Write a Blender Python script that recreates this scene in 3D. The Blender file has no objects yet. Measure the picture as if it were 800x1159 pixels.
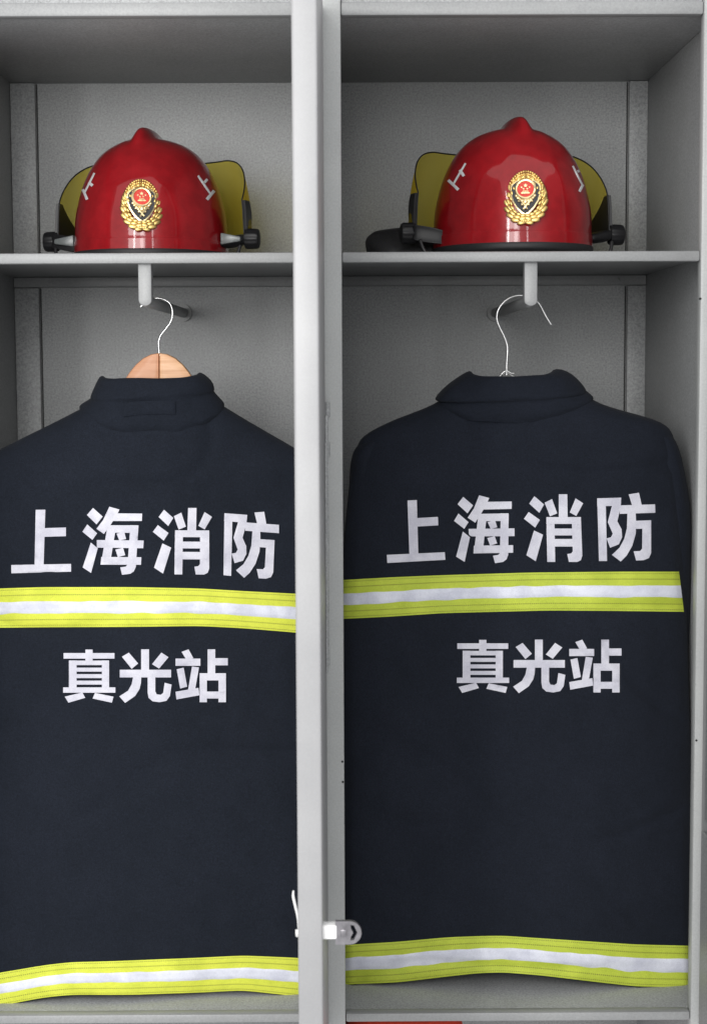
import bpy, bmesh, math, random
import numpy as np
from mathutils import Vector, Matrix, noise, geometry
from mathutils.bvhtree import BVHTree
random.seed(5)
R = math.radians
sc = bpy.context.scene
COL = sc.collection

# ------------------------------------------------------------------ camera
F = 1900.0                                   # focal length in photograph pixels
EYE = Vector((0, -2.44, 1.30))
PITCH, YAW, ROLL = 5.04, 0.24, 0.25
Rot = Matrix.Rotation(R(-YAW), 3, 'Z') @ Matrix.Rotation(R(90 - PITCH), 3, 'X') @ Matrix.Rotation(R(-ROLL), 3, 'Z')
cd = bpy.data.cameras.new('camera')
cam = bpy.data.objects.new('camera', cd)
COL.objects.link(cam)
cam.matrix_world = Matrix.Translation(EYE) @ Rot.to_4x4()
cd.sensor_fit = 'VERTICAL'
cd.sensor_height = 24.0
cd.lens = 24.0 * F / 1159.0
cd.clip_start, cd.clip_end = 0.05, 100
cd.dof.use_dof = True
cd.dof.focus_distance = 2.58
cd.dof.aperture_fstop = 5.0
sc.camera = cam


def ray(px, py):
    return (Rot @ Vector(((px - 400) / F, (579.5 - py) / F, -1))).normalized()


def P(px, py, Y):
    d = ray(px, py)
    return EYE + d * ((Y - EYE.y) / d.y)


# ------------------------------------------------------------------ materials
def mat(name, base, rough=0.5, metal=0.0, spec=0.5, coat=0.0, sheen=0.0):
    m = bpy.data.materials.new(name)
    m.use_nodes = True
    b = m.node_tree.nodes['Principled BSDF']
    b.inputs['Base Color'].default_value = (*base, 1)
    b.inputs['Roughness'].default_value = rough
    b.inputs['Metallic'].default_value = metal
    b.inputs['Specular IOR Level'].default_value = spec
    b.inputs['Coat Weight'].default_value = coat
    b.inputs['Coat Roughness'].default_value = 0.03
    b.inputs['Sheen Weight'].default_value = sheen
    return m, m.node_tree, b


def N(nt, t, **kw):
    n = nt.nodes.new(t)
    for k, v in kw.items():
        setattr(n, k, v)
    return n


def noise_tex(nt, scale, detail=3, rough=0.6, vec=None):
    n = N(nt, 'ShaderNodeTexNoise')
    n.inputs['Scale'].default_value = scale
    n.inputs['Detail'].default_value = detail
    n.inputs['Roughness'].default_value = rough
    if vec is None:
        vec = N(nt, 'ShaderNodeTexCoord').outputs['Object']
    nt.links.new(vec, n.inputs['Vector'])
    return n.outputs['Fac']


def ramp(nt, fac, c0, c1, p0=0.3, p1=0.7):
    r = N(nt, 'ShaderNodeValToRGB')
    r.color_ramp.elements[0].position = p0
    r.color_ramp.elements[1].position = p1
    r.color_ramp.elements[0].color = (*c0, 1)
    r.color_ramp.elements[1].color = (*c1, 1)
    nt.links.new(fac, r.inputs['Fac'])
    return r.outputs['Color']


def mixc(nt, a, b, fac, mode='MIX'):
    m = N(nt, 'ShaderNodeMix', data_type='RGBA', blend_type=mode)
    for sock, v in ((m.inputs['Factor'], fac), (m.inputs['A'], a), (m.inputs['B'], b)):
        if isinstance(v, (int, float)):
            sock.default_value = v
        elif isinstance(v, tuple):
            sock.default_value = (*v, 1)
        else:
            nt.links.new(v, sock)
    return m.outputs['Result']


def bump(nt, b, h, strength=0.2, dist=0.001):
    n = N(nt, 'ShaderNodeBump')
    n.inputs['Strength'].default_value = strength
    n.inputs['Distance'].default_value = dist
    nt.links.new(h, n.inputs['Height'])
    nt.links.new(n.outputs['Normal'], b.inputs['Normal'])


def scaled(c, k):
    return tuple(x * k for x in c)


def paint(name, c, scale=420, var=1.0):
    m, nt, b = mat(name, c, 0.42)
    f = noise_tex(nt, scale, 4, 0.75)
    g = noise_tex(nt, 5, 4)
    c1 = ramp(nt, f, scaled(c, 1 - 0.20 * var), scaled(c, 1 + 0.17 * var), 0.33, 0.67)
    c2 = ramp(nt, g, (0.88, 0.88, 0.88), (1.06, 1.06, 1.05), 0.3, 0.7)
    sp = ramp(nt, noise_tex(nt, 55, 6, 0.7), (1, 1, 1), (0.55, 0.54, 0.52), 0.70, 0.74)
    c2 = mixc(nt, c2, sp, 1.0, 'MULTIPLY')
    nt.links.new(mixc(nt, c1, c2, 1.0, 'MULTIPLY'), b.inputs['Base Color'])
    bump(nt, b, f, 0.35 * var, 0.0006)
    return m


M = {}
M['paint'] = paint('grey_hammered_paint', (0.345, 0.353, 0.360), 300, 1.7)
M['paint_door'] = paint('pale_grey_door_paint', (0.33, 0.33, 0.34), 300, 0.2)
M['paint_rail_dimmed'] = paint('grey_paint_dimmed_rails', (0.30, 0.305, 0.31), 330, 0.6)  # panel paint again, shade put into the colour to dim the rails
M['paint_post_lit'] = paint('grey_paint_lit_posts', (0.42, 0.43, 0.43), 330, 0.5)  # panel paint again, light put into the colour to brighten the posts


def fabric(name, c):
    m, nt, b = mat(name, c, 0.85, spec=0.15, sheen=0.03)
    b.inputs['Sheen Roughness'].default_value = 0.5
    f = noise_tex(nt, 900, 3, 0.8)
    g = noise_tex(nt, 9, 5, 0.65)
    tc = N(nt, 'ShaderNodeTexCoord').outputs['Object']
    w1 = N(nt, 'ShaderNodeTexWave', wave_type='BANDS', bands_direction='X')
    w2 = N(nt, 'ShaderNodeTexWave', wave_type='BANDS', bands_direction='Z')
    for w in (w1, w2):
        w.inputs['Scale'].default_value = 260
        w.inputs['Distortion'].default_value = 1.5
        w.inputs['Detail'].default_value = 1
        nt.links.new(tc, w.inputs['Vector'])
    mx = N(nt, 'ShaderNodeMath', operation='MAXIMUM')
    nt.links.new(w1.outputs['Fac'], mx.inputs[0])
    nt.links.new(w2.outputs['Fac'], mx.inputs[1])
    ad = N(nt, 'ShaderNodeMath', operation='ADD')
    nt.links.new(mx.outputs[0], ad.inputs[0])
    nt.links.new(f, ad.inputs[1])
    f2 = noise_tex(nt, 420, 2, 0.8)
    c1 = mixc(nt, ramp(nt, f, scaled(c, 0.6), scaled(c, 1.45), 0.3, 0.7), ramp(nt, f2, (0.75, 0.75, 0.75), (1.25, 1.25, 1.25), 0.3, 0.7), 1.0, 'MULTIPLY')
    c2 = ramp(nt, g, (0.82, 0.84, 0.84), (1.12, 1.1, 1.1), 0.3, 0.7)
    nt.links.new(mixc(nt, c1, c2, 1.0, 'MULTIPLY'), b.inputs['Base Color'])
    bump(nt, b, ad.outputs[0], 0.45, 0.0006)
    first = b.inputs['Normal'].links[0].from_node
    n2 = N(nt, 'ShaderNodeBump')
    n2.inputs['Strength'].default_value = 0.5
    n2.inputs['Distance'].default_value = 0.006
    nt.links.new(noise_tex(nt, 24, 4, 0.55), n2.inputs['Height'])
    nt.links.new(n2.outputs['Normal'], first.inputs['Normal'])
    return m


M['fabric_left'] = fabric('navy_aramid_cloth', (0.0104, 0.0135, 0.0212))
M['fabric_right'] = fabric('dark_navy_aramid_cloth', (0.0103, 0.0131, 0.0208))


def film(name, c, blotch=0.12):
    m, nt, b = mat(name, c, 0.5, spec=0.4)
    f = noise_tex(nt, 700, 2, 0.7)
    g = noise_tex(nt, 28, 5, 0.6)
    c1 = ramp(nt, f, scaled(c, 0.92), scaled(c, 1.06), 0.35, 0.65)
    c2 = ramp(nt, g, (1 - blotch, 1 - blotch, 1 - blotch * 0.8), (1.03, 1.03, 1.03), 0.35, 0.6)
    nt.links.new(mixc(nt, c1, c2, 1.0, 'MULTIPLY'), b.inputs['Base Color'])
    bump(nt, b, g, 0.12, 0.002)
    return m


M['letter'] = film('silver_letter_film', (0.60, 0.595, 0.66), 0.18)
M['silver'] = film('silver_reflective_tape', (0.70, 0.715, 0.80), 0.18)


def tape(name, c):
    m, nt, b = mat(name, c, 0.65, spec=0.3)
    uv = N(nt, 'ShaderNodeUVMap', uv_map='UVMap').outputs['UV']
    sep = N(nt, 'ShaderNodeSeparateXYZ')
    nt.links.new(uv, sep.inputs[0])

    def math_(op, a, bb, cc=None):
        n = N(nt, 'ShaderNodeMath', operation=op)
        for i, v in enumerate((a, bb, cc)):
            if v is None:
                continue
            if isinstance(v, (int, float)):
                n.inputs[i].default_value = v
            else:
                nt.links.new(v, n.inputs[i])
        return n.outputs[0]
    dash = math_('LESS_THAN', math_('FRACT', math_('MULTIPLY', sep.outputs['X'], 310), 0), 0.62)
    tot = None
    for v in (0.05, 0.19, 0.81, 0.95):
        k = math_('LESS_THAN', math_('ABSOLUTE', math_('SUBTRACT', sep.outputs['Y'], v), 0), 0.014 if v in (0.19, 0.81) else 0.010)
        tot = k if tot is None else math_('ADD', tot, k)
    st = math_('MULTIPLY', math_('MULTIPLY', tot, dash), 0.65)
    f = noise_tex(nt, 800, 2, 0.7)
    g = noise_tex(nt, 20, 4, 0.6)
    c1 = ramp(nt, f, scaled(c, 0.82), scaled(c, 1.12), 0.3, 0.7)
    c2 = ramp(nt, g, (0.86, 0.88, 0.8), (1.03, 1.02, 1.0), 0.35, 0.65)
    cc = mixc(nt, c1, c2, 1.0, 'MULTIPLY')
    nt.links.new(mixc(nt, cc, (0.12, 0.11, 0.03), st), b.inputs['Base Color'])
    ad = math_('SUBTRACT', f, math_('MULTIPLY', tot, 1.5))
    bump(nt, b, ad, 0.4, 0.0008)
    return m


M['yellow_left'] = tape('lemon_fluorescent_tape', (0.67, 0.72, 0.075))
M['yellow_right'] = tape('lime_fluorescent_tape', (0.51, 0.60, 0.065))


def shellmat():
    m, nt, b = mat('red_helmet_lacquer', (0.25, 0.006, 0.010), 0.3, spec=0.1, coat=0.75)
    f = noise_tex(nt, 35, 4, 0.6)
    g = noise_tex(nt, 500, 2, 0.7)
    c1 = ramp(nt, f, (0.215, 0.004, 0.007), (0.285, 0.007, 0.011), 0.35, 0.65)
    nt.links.new(c1, b.inputs['Base Color'])
    h = N(nt, 'ShaderNodeMath', operation='ADD')
    nt.links.new(f, h.inputs[0])
    nt.links.new(g, h.inputs[1])
    n = N(nt, 'ShaderNodeBump')
    n.inputs['Strength'].default_value = 0.03
    n.inputs['Distance'].default_value = 0.0008
    nt.links.new(h.outputs[0], n.inputs['Height'])
    nt.links.new(n.outputs['Normal'], b.inputs['Coat Normal'])
    return m


M['shell'] = shellmat()


def simple(name, c, rough, metal=0.0, spec=0.5, var=0.25, scale=60, bmp=0.15, coat=0.0):
    m, nt, b = mat(name, c, rough, metal, spec, coat)
    f = noise_tex(nt, scale, 4, 0.65)
    nt.links.new(ramp(nt, f, scaled(c, 1 - var), scaled(c, 1 + var), 0.3, 0.7), b.inputs['Base Color'])
    if bmp:
        bump(nt, b, f, bmp, 0.001)
    return m


M['black'] = simple('black_plastic', (0.009, 0.009, 0.010), 0.42, spec=0.3)
M['rubber'] = simple('black_rubber', (0.010, 0.010, 0.011), 0.6, scale=200)
M['leather'] = simple('black_leather', (0.014, 0.014, 0.015), 0.42, scale=260, bmp=0.5)
M['grey_plastic'] = simple('smoke_grey_plastic', (0.11, 0.12, 0.12), 0.3)
M['gold'] = simple('gilt_metal', (0.80, 0.57, 0.21), 0.42, 1.0, scale=180, bmp=0.3)
M['gold_pale'] = simple('pale_gilt_metal', (0.9, 0.72, 0.40), 0.3, 1.0, scale=180)
M['enamel_black'] = simple('black_enamel', (0.012, 0.012, 0.016), 0.15, coat=0.6, bmp=0)
M['enamel_red'] = simple('red_enamel', (0.62, 0.030, 0.012), 0.2, coat=0.6, bmp=0)
M['mark'] = simple('white_reflective_tape', (0.62, 0.62, 0.63), 0.45, var=0.1)
M['steel'] = simple('bright_steel_wire', (0.78, 0.78, 0.78), 0.25, 1.0, var=0.1)
M['galv'] = simple('galvanised_wire', (0.72, 0.72, 0.72), 0.35, 0.8, var=0.1)
M['lockmetal'] = simple('dull_zinc', (0.30, 0.29, 0.31), 0.38, 0.85, var=0.3)
M['white_plastic_and_glint'] = simple('white_plastic_and_glint', (0.80, 0.80, 0.80), 0.4, var=0.05)
M['dark_hole_shade'] = simple('dark_recess_and_shade', (0.02, 0.02, 0.02), 0.7)
M['red_cloth'] = simple('red_canvas', (0.55, 0.035, 0.012), 0.8, scale=300)


def woodmat(name, ca, cb):
    m, nt, b = mat(name, ca, 0.5, coat=0.08)
    tc = N(nt, 'ShaderNodeTexCoord').outputs['Object']
    mp = N(nt, 'ShaderNodeMapping')
    mp.inputs['Scale'].default_value = (9, 40, 120)
    mp.inputs['Rotation'].default_value = (0, 0.5, 0)
    nt.links.new(tc, mp.inputs[0])
    f = noise_tex(nt, 1.6, 5, 0.6, mp.outputs[0])
    c = ramp(nt, f, ca, cb, 0.3, 0.7)
    nt.links.new(c, b.inputs['Base Color'])
    bump(nt, b, f, 0.08, 0.001)
    return m


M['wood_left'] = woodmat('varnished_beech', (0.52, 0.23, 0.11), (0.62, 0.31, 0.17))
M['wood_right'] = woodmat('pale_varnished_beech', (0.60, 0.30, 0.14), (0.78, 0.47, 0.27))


def visormat():
    m = bpy.data.materials.new('amber_visor')
    m.use_nodes = True
    nt = m.node_tree
    nt.nodes.clear()
    out = N(nt, 'ShaderNodeOutputMaterial')
    tr = N(nt, 'ShaderNodeBsdfTransparent')
    f = noise_tex(nt, 14, 4, 0.6)
    nt.links.new(ramp(nt, f, (0.96, 0.82, 0.20), (0.99, 0.90, 0.28), 0.3, 0.7), tr.inputs['Color'])
    df = N(nt, 'ShaderNodeBsdfDiffuse')
    df.inputs['Color'].default_value = (0.78, 0.60, 0.05, 1)
    tl = N(nt, 'ShaderNodeBsdfTranslucent')
    tl.inputs['Color'].default_value = (0.80, 0.66, 0.03, 1)
    gl = N(nt, 'ShaderNodeBsdfGlossy')
    gl.inputs['Roughness'].default_value = 0.12
    a = N(nt, 'ShaderNodeMixShader')
    a.inputs[0].default_value = 0.5
    nt.links.new(df.outputs[0], a.inputs[1])
    nt.links.new(tl.outputs[0], a.inputs[2])
    bmix = N(nt, 'ShaderNodeMixShader')
    bmix.inputs[0].default_value = 0.42
    nt.links.new(tr.outputs[0], bmix.inputs[1])
    nt.links.new(a.outputs[0], bmix.inputs[2])
    lw = N(nt, 'ShaderNodeLayerWeight')
    lw.inputs['Blend'].default_value = 0.25
    fr = N(nt, 'ShaderNodeMath', operation='MULTIPLY')
    nt.links.new(lw.outputs['Facing'], fr.inputs[0])
    fr.inputs[1].default_value = 0.16
    c = N(nt, 'ShaderNodeMixShader')
    nt.links.new(fr.outputs[0], c.inputs[0])
    nt.links.new(bmix.outputs[0], c.inputs[1])
    nt.links.new(gl.outputs[0], c.inputs[2])
    nt.links.new(c.outputs[0], out.inputs[0])
    return m


M['visor'] = visormat()

# ------------------------------------------------------------------ object helpers


def tag(o, label=None, cat=None, group=None, kind=None):
    for k, v in (('label', label), ('category', cat), ('group', group), ('kind', kind)):
        if v:
            o[k] = v
    return o


def empty(name, loc, rz=0.0):
    o = bpy.data.objects.new(name, None)
    o.empty_display_size = 0.05
    COL.objects.link(o)
    o.location = loc
    o.rotation_euler = (0, 0, rz)
    return o


def mw(o):
    """world matrix from loc/rot (no depsgraph needed)"""
    m = Matrix.Translation(o.location) @ o.rotation_euler.to_matrix().to_4x4()
    return mw(o.parent) @ m if o.parent else m


def link(name, me, m, parent=None, smooth=True):
    o = bpy.data.objects.new(name, me)
    me.materials.append(m)
    if smooth:
        me.polygons.foreach_set('use_smooth', [True] * len(me.polygons))
    COL.objects.link(o)
    if parent:
        o.parent = parent
    return o


def from_world(o):
    """mesh was made in world coordinates: bring it under its parent"""
    if o.parent:
        o.data.transform(mw(o.parent).inverted())
    return o


def obj_bm(name, bm, m, parent=None, smooth=True, auto=None, recalc=True):
    if recalc:
        bmesh.ops.recalc_face_normals(bm, faces=bm.faces)
    me = bpy.data.meshes.new(name)
    bm.to_mesh(me)
    bm.free()
    o = link(name, me, m, parent, smooth)
    if auto:
        me.set_sharp_from_angle(angle=R(auto))
    return o


def bbox(bm, x0, x1, y0, y1, z0, z1, bev=0.0015, seg=2):
    t = bmesh.new()
    bmesh.ops.create_cube(t, size=1)
    for v in t.verts:
        v.co = Vector(((x0 + x1) / 2 + v.co.x * (x1 - x0), (y0 + y1) / 2 + v.co.y * (y1 - y0), (z0 + z1) / 2 + v.co.z * (z1 - z0)))
    if bev:
        bmesh.ops.bevel(t, geom=t.edges[:], offset=bev, segments=seg, affect='EDGES', profile=0.5)
    merge(bm, t)


def merge(bm, t):
    off = {}
    for v in t.verts:
        off[v] = bm.verts.new(v.co)
    for f in t.faces:
        try:
            bm.faces.new([off[v] for v in f.verts])
        except ValueError:
            pass
    t.free()


def box(name, x0, x1, y0, y1, z0, z1, m, parent, bev=0.0015):
    bm = bmesh.new()
    bbox(bm, x0, x1, y0, y1, z0, z1, bev)
    return from_world(obj_bm(name, bm, m, parent, True, 35))


def tube(bm, pts, r, n=10, caps=True):
    pts = [Vector(p) for p in pts]
    rs = r if isinstance(r, (list, tuple)) else [r] * len(pts)
    rings = []
    up = None
    for i, p in enumerate(pts):
        t = (pts[min(i + 1, len(pts) - 1)] - pts[max(i - 1, 0)]).normalized()
        if up is None:
            up = t.orthogonal().normalized()
        up = (up - t * up.dot(t)).normalized()
        s = t.cross(up)
        rings.append([bm.verts.new(p + (up * math.cos(2 * math.pi * k / n) + s * math.sin(2 * math.pi * k / n)) * rs[i]) for k in range(n)])
    for a, b in zip(rings, rings[1:]):
        for k in range(n):
            bm.faces.new((a[k], a[(k + 1) % n], b[(k + 1) % n], b[k]))
    if caps:
        bm.faces.new(rings[0][::-1])
        bm.faces.new(rings[-1])


def smooth_path(pts, n=8):
    pts = [Vector(p) for p in pts]
    out = []
    for i in range(len(pts) - 1):
        p0, p1, p2, p3 = pts[max(i - 1, 0)], pts[i], pts[i + 1], pts[min(i + 2, len(pts) - 1)]
        for k in range(n):
            t = k / n
            out.append(0.5 * ((2 * p1) + (p2 - p0) * t + (2 * p0 - 5 * p1 + 4 * p2 - p3) * t * t + (3 * p1 - p0 - 3 * p2 + p3) * t ** 3))
    out.append(pts[-1])
    return out


def prism(bm, poly, y0, y1, bev=0.0):
    """extrude an x,z polygon between two depths"""
    t = bmesh.new()
    vs = [t.verts.new((x, y0, z)) for x, z in poly]
    f = t.faces.new(vs)
    e = bmesh.ops.extrude_face_region(t, geom=[f])
    for v in e['geom']:
        if isinstance(v, bmesh.types.BMVert):
            v.co.y = y1
    if bev:
        bmesh.ops.recalc_face_normals(t, faces=t.faces)
        bmesh.ops.bevel(t, geom=[ed for ed in t.edges if abs(ed.verts[0].co.y - ed.verts[1].co.y) < 1e-6], offset=bev, segments=2, affect='EDGES', profile=0.5)
    merge(bm, t)


def cdt(polys, step=None):
    """union of 2-D polygons as triangles"""
    vs, fs = [], []
    for p in polys:
        if sum(p[i - 1][0] * p[i][1] - p[i][0] * p[i - 1][1] for i in range(len(p))) < 0:
            p = p[::-1]
        fs.append(list(range(len(vs), len(vs) + len(p))))
        vs += [Vector(q) for q in p]
    if step:
        xs = [v.x for v in vs]
        ys = [v.y for v in vs]
        x = min(xs)
        while x < max(xs):
            y = min(ys)
            while y < max(ys):
                vs.append(Vector((x + 0.13, y + 0.07)))
                y += step
            x += step
    ov, oe, of, _, _, orf = geometry.delaunay_2d_cdt(vs, [], fs, 0, 1e-4)
    return ov, [f for f, o in zip(of, orf) if o]


# ------------------------------------------------------------------ the steel locker
D = 0.60
XL, XR = -0.592, 0.538
XP = -0.0295
zt = P(560, 17, 0).z            # underside of the top rail
zs = P(392, 285.2, 0).z           # top of the shelves
zsb = P(392, 297.3, 0).z
zf = P(392, 1147, 0).z          # locker floor
zfb = P(392, 1157, 0).z
PH = 0.008
cab = empty('locker_cabinet', (XP, D / 2, 0))
tag(cab, 'grey painted steel locker with two open bays, shelves and doors swung out', 'locker')

box('frame_post', -0.054, -0.0050, -0.003, 0.022, 0.0, 2.02, M['paint_post_lit'], cab, 0.003)
box('frame_post', 0.5112, 0.556, -0.003, 0.022, 0.0, 2.02, M['paint_post_lit'], cab, 0.003)
box('frame_post', -0.612, -0.562, -0.003, 0.022, 0.0, 2.02, M['paint_post_lit'], cab, 0.003)
for a, b in ((-0.562, -0.054), (-0.0050, 0.5112)):
    box('top_rail', a + .0005, b - .0005, -0.001, 0.020, zt, zt + 0.019, M['paint_rail_dimmed'], cab, 0.003)
    box('head_panel', a + .0005, b - .0005, 0.006, 0.020, zt + 0.0185, 2.02, M['paint'], cab, 0.002)
    box('base_rail', a + .0005, b - .0005, -0.001, 0.020, zfb, zf, M['paint_rail_dimmed'], cab, 0.003)
box('side_panel', XL - 0.012, XL, 0.022, D, 0.0, 2.02, M['paint'], cab, 0.001)
box('side_panel', XR, XR + 0.012, 0.022, D, 0.0, 2.02, M['paint'], cab, 0.001)
box('partition', XP - PH, XP + PH, 0.0225, D, 0.0, 2.02, M['paint'], cab, 0.001)
box('back_panel', XL - .012, XR + .012, D, D + 0.004, 0.0, 2.02, M['paint'], cab, 0.0)
bays = ((XL, XP - PH, -1), (XP + PH, XR, 1))
zceil = P(560, 93, D).z
for a, b, s in bays:
    box('ceiling_panel', a + .0005, b - .0005, 0.0205, D - .0005, zceil, zceil + 0.006, M['paint'], cab, 0.001)
    box('floor_panel', a + .0005, b - .0005, 0.0205, D - .0005, zfb + .003, zf - .001, M['paint'], cab, 0.001)
    lo, hi = ((-0.562, -0.054) if s < 0 else (-0.005, 0.5112))
    bm = bmesh.new()
    bbox(bm, lo + .0006, hi - .0006, 0.000, 0.021, zsb, zs, 0.003)
    bbox(bm, a + .0006, b - .0006, 0.0212, D - .001, zs - 0.004, zs - .0005, 0.0008)
    bbox(bm, a + .0006, b - .0006, D - 0.016, D - .0012, zs - 0.022, zs - .0042, 0.002)
    from_world(obj_bm('shelf', bm, M['paint_rail_dimmed'], cab, True, 35))
    # folded corner flange that holds the back panel, and a dark strip painting the thin shadow line beside it
    if s < 0:
        fx0, fx1 = a, P(44, 250, D).x
        strip_x = (fx1 + .0005, fx1 + .0028)
    else:
        fx0, fx1 = P(709, 250, D).x, b
        strip_x = (fx0 - .0028, fx0 - .0005)
    for z0, z1 in ((zs, zceil), (zf, zs - 0.0225)):
        box('corner_flange', fx0 + .0005, fx1, D - 0.012, D - 0.0005, z0 + .0005, z1 - .0005, M['paint'], cab, 0.0015)
        box('shadow_strip', strip_x[0], strip_x[1], D - 0.0012, D + 0.0006, z0 + .001, z1 - .001, M['dark_hole_shade'], cab, 0.0)

# hanging rods: a bracket strap under the shelf front and a tube running to the back
for px, s in ((166, -1), (599, 1)):
    c = P(px, 341, 0.03)
    bm = bmesh.new()
    w = 0.0098
    poly = [(c.x - w, zsb + .001), (c.x + w, zsb + .001)]
    for k in range(13):
        t = math.pi * k / 12
        poly.append((c.x + w * math.cos(t), c.z + 0.001 - w * math.sin(t) * 0.9))
    prism(bm, poly, 0.012, 0.034, 0.003)
    br = from_world(obj_bm('rod_bracket', bm, M['paint_rail_dimmed'], None, True, 40))
    bm = bmesh.new()
    tube(bm, [(c.x, 0.033, c.z), (c.x, D - .004, c.z)], 0.0085, 20)
    tube(bm, [(c.x, D - .010, c.z), (c.x, D - .0008, c.z)], 0.0150, 20)
    rod = from_world(obj_bm('hanging_rod', bm, M['paint_rail_dimmed'], cab, True, 40))
    br.parent = rod
    br.data.transform(mw(rod).inverted())

# doors, both swung out at right angles to the front
DW = 0.54


def door(x0, x1, inner_side):
    bm = bmesh.new()
    bbox(bm, x0, x1, -DW, -0.006, zf - 0.02, zt + 0.012, 0.003, 3)
    d = from_world(obj_bm('door', bm, M['paint_door'], cab, True, 35))
    return d


dl = door(-0.0585, -0.0300, -1)
# pressed inner frame of the left door and a stiffener running down its outer face
xo = -0.0300
bm = bmesh.new()
bbox(bm, xo + .0002, xo + 0.0045, -0.055, -0.030, P(370, 745, -.04).z, P(370, 470, -.04).z, 0.001)
bbox(bm, xo + .0002, xo + 0.0030, -0.100, -0.070, P(370, 760, -.08).z, P(370, 500, -.08).z, 0.001)
from_world(obj_bm('stiffener', bm, M['paint'], dl, True, 35))
for y0, y1 in ((455, 472), (500, 517), (738, 752)):
    bm = bmesh.new()
    x = P(369.5, y0, -.004).x
    tube(bm, [(x + .001, -0.0085, P(369, y1, 0).z), (x + .001, -0.0085, P(369, y0, 0).z)], 0.0042, 14)
    from_world(obj_bm('hinge', bm, M['paint'], dl, True, 40))
# hasp of the lock on the outer face, near the free edge
Yk = -DW + 0.012
bm = bmesh.new()
q = [P(x, y, Yk) for x, y in ((365.5, 1047.5), (381, 1047.5), (381, 1063), (365.5, 1063))]
bbox(bm, xo - .002, q[1].x, Yk - .001, Yk + .016, q[2].z, q[0].z, 0.0015)
lk = from_world(obj_bm('lock', bm, M['white_plastic_and_glint'], dl, True, 35))  # white colour stands in for the bright highlight on the metal lock
bm = bmesh.new()
outer = []
a, b2 = P(379.5, 1043, Yk), P(409, 1069, Yk)
hz = (a.z - b2.z) / 2
cz = (a.z + b2.z) / 2
cxh = b2.x - hz
nseg = 24
outer = [(cxh + hz * math.sin(math.pi * k / nseg), cz + hz * math.cos(math.pi * k / nseg)) for k in range(nseg + 1)]
outer = [(a.x, cz + hz)] + outer + [(a.x, cz - hz)]
# eye of the hasp: a bent slot
hole = [(x, y) for x, y in ((396.5, 1047), (400.5, 1047.5), (404.5, 1056), (400.5, 1064), (396.5, 1064.5), (397.0, 1060.5), (399.5, 1056), (397, 1051))]
hole = [(P(x, y, Yk).x, P(x, y, Yk).z) for x, y in hole]
vs = [Vector(p) * 1000 for p in outer] + [Vector(p) * 1000 for p in hole]
no = len(outer)
nh = len(hole)
ed = [(k, (k + 1) % no) for k in range(no)] + [(no + k, no + (k + 1) % nh) for k in range(nh)]
ov, oe, of, _, _, _ = geometry.delaunay_2d_cdt(vs, ed, [], 1, 1e-4)
vv = [bm.verts.new((p.x / 1000, Yk, p.y / 1000)) for p in ov]


def inside(q, poly):
    c = False
    for i in range(len(poly)):
        (x1, y1), (x2, y2) = poly[i - 1], poly[i]
        if (y1 > q[1]) != (y2 > q[1]) and q[0] < (x2 - x1) * (q[1] - y1) / (y2 - y1) + x1:
            c = not c
    return c


for f in of:
    cen = sum((ov[i] for i in f), Vector((0, 0))) / len(f) / 1000
    if not inside(cen, hole):
        bm.faces.new([vv[i] for i in f])
e = bmesh.ops.extrude_face_region(bm, geom=bm.faces[:])
for v in e['geom']:
    if isinstance(v, bmesh.types.BMVert):
        v.co.y += 0.006
bbox(bm, a.x + .006, a.x + .013, Yk - .002, Yk + .001, cz - .0045, cz + .0045, .001)
from_world(obj_bm('hasp', bm, M['lockmetal'], lk, True, 35))
# loose white cable tie by the inner face of the door
bm = bmesh.new()
tie = [P(x, y, -DW + dy) for x, y, dy in ((338.5, 1056, .03), (337.5, 1040, .02), (334.5, 1026, .015), (332, 1015, .015), (332.2, 1008, .015))]
tube(bm, smooth_path(tie), [0.0016] * 25 + [0.0015, 0.0014, 0.0013, 0.0012, 0.0011, 0.001, 0.0009, 0.0008], 8)
t0 = tie[0]
tube(bm, [t0 + Vector((-.0015, 0, -.004)), t0 + Vector((-.0015, 0, .004))], 0.0028, 10)
from_world(obj_bm('cable_tie', bm, M['white_plastic_and_glint'], dl))

dr = door(0.5222, 0.5510, -1)
bm = bmesh.new()
bbox(bm, 0.5174, 0.5224, -DW + .02, -0.030, zf - 0.01, P(790, 940, -.03).z, 0.002)
bbox(bm, 0.5174, 0.5224, -DW + .02, -0.050, P(793, 925, -.03).z, P(795, 428, -.03).z, 0.002)
from_world(obj_bm('inner_panel', bm, M['paint'], dr, True, 35))
for px, py, x in ((387.5, 862, 0), (388.0, 885, 0), (787.5, 838, 0), (792, 338, 0)):
    p = P(px, py, -0.003)
    bm = bmesh.new()
    tube(bm, [(p.x, -0.0036, p.z), (p.x, 0.0, p.z)], 0.0016, 10)
    from_world(obj_bm('screw_hole', bm, M['dark_hole_shade'], cab))

# something red kept in the space under the right-hand floor
q0, q1 = P(388, 1157, .05), P(527, 1157, .05)
bm = bmesh.new()
bmesh.ops.create_cube(bm, size=1)
bmesh.ops.subdivide_edges(bm, edges=bm.edges[:], cuts=10, use_grid_fill=True)
zr = zfb - 0.010
for v in bm.verts:
    c = v.co * 2
    k = 1 - 0.05 * (abs(c.x) ** 4 * abs(c.z) ** 4 + abs(c.y) ** 4 * abs(c.z) ** 4)
    w = 0.004 * noise.noise(c * 2.3)
    v.co = Vector((v.co.x * 0.185 * k + w, v.co.y * 0.22 * k, v.co.z * k * zr + 0.003 * noise.noise(c * 3)))
red = obj_bm('storage_bag', bm, M['red_cloth'])
red.location = ((q0.x + q1.x) / 2, 0.145, zr / 2)
tag(red, 'red bag tucked under the floor of the right locker bay', 'bag')

# ------------------------------------------------------------------ jackets
YM = 0.15


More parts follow.
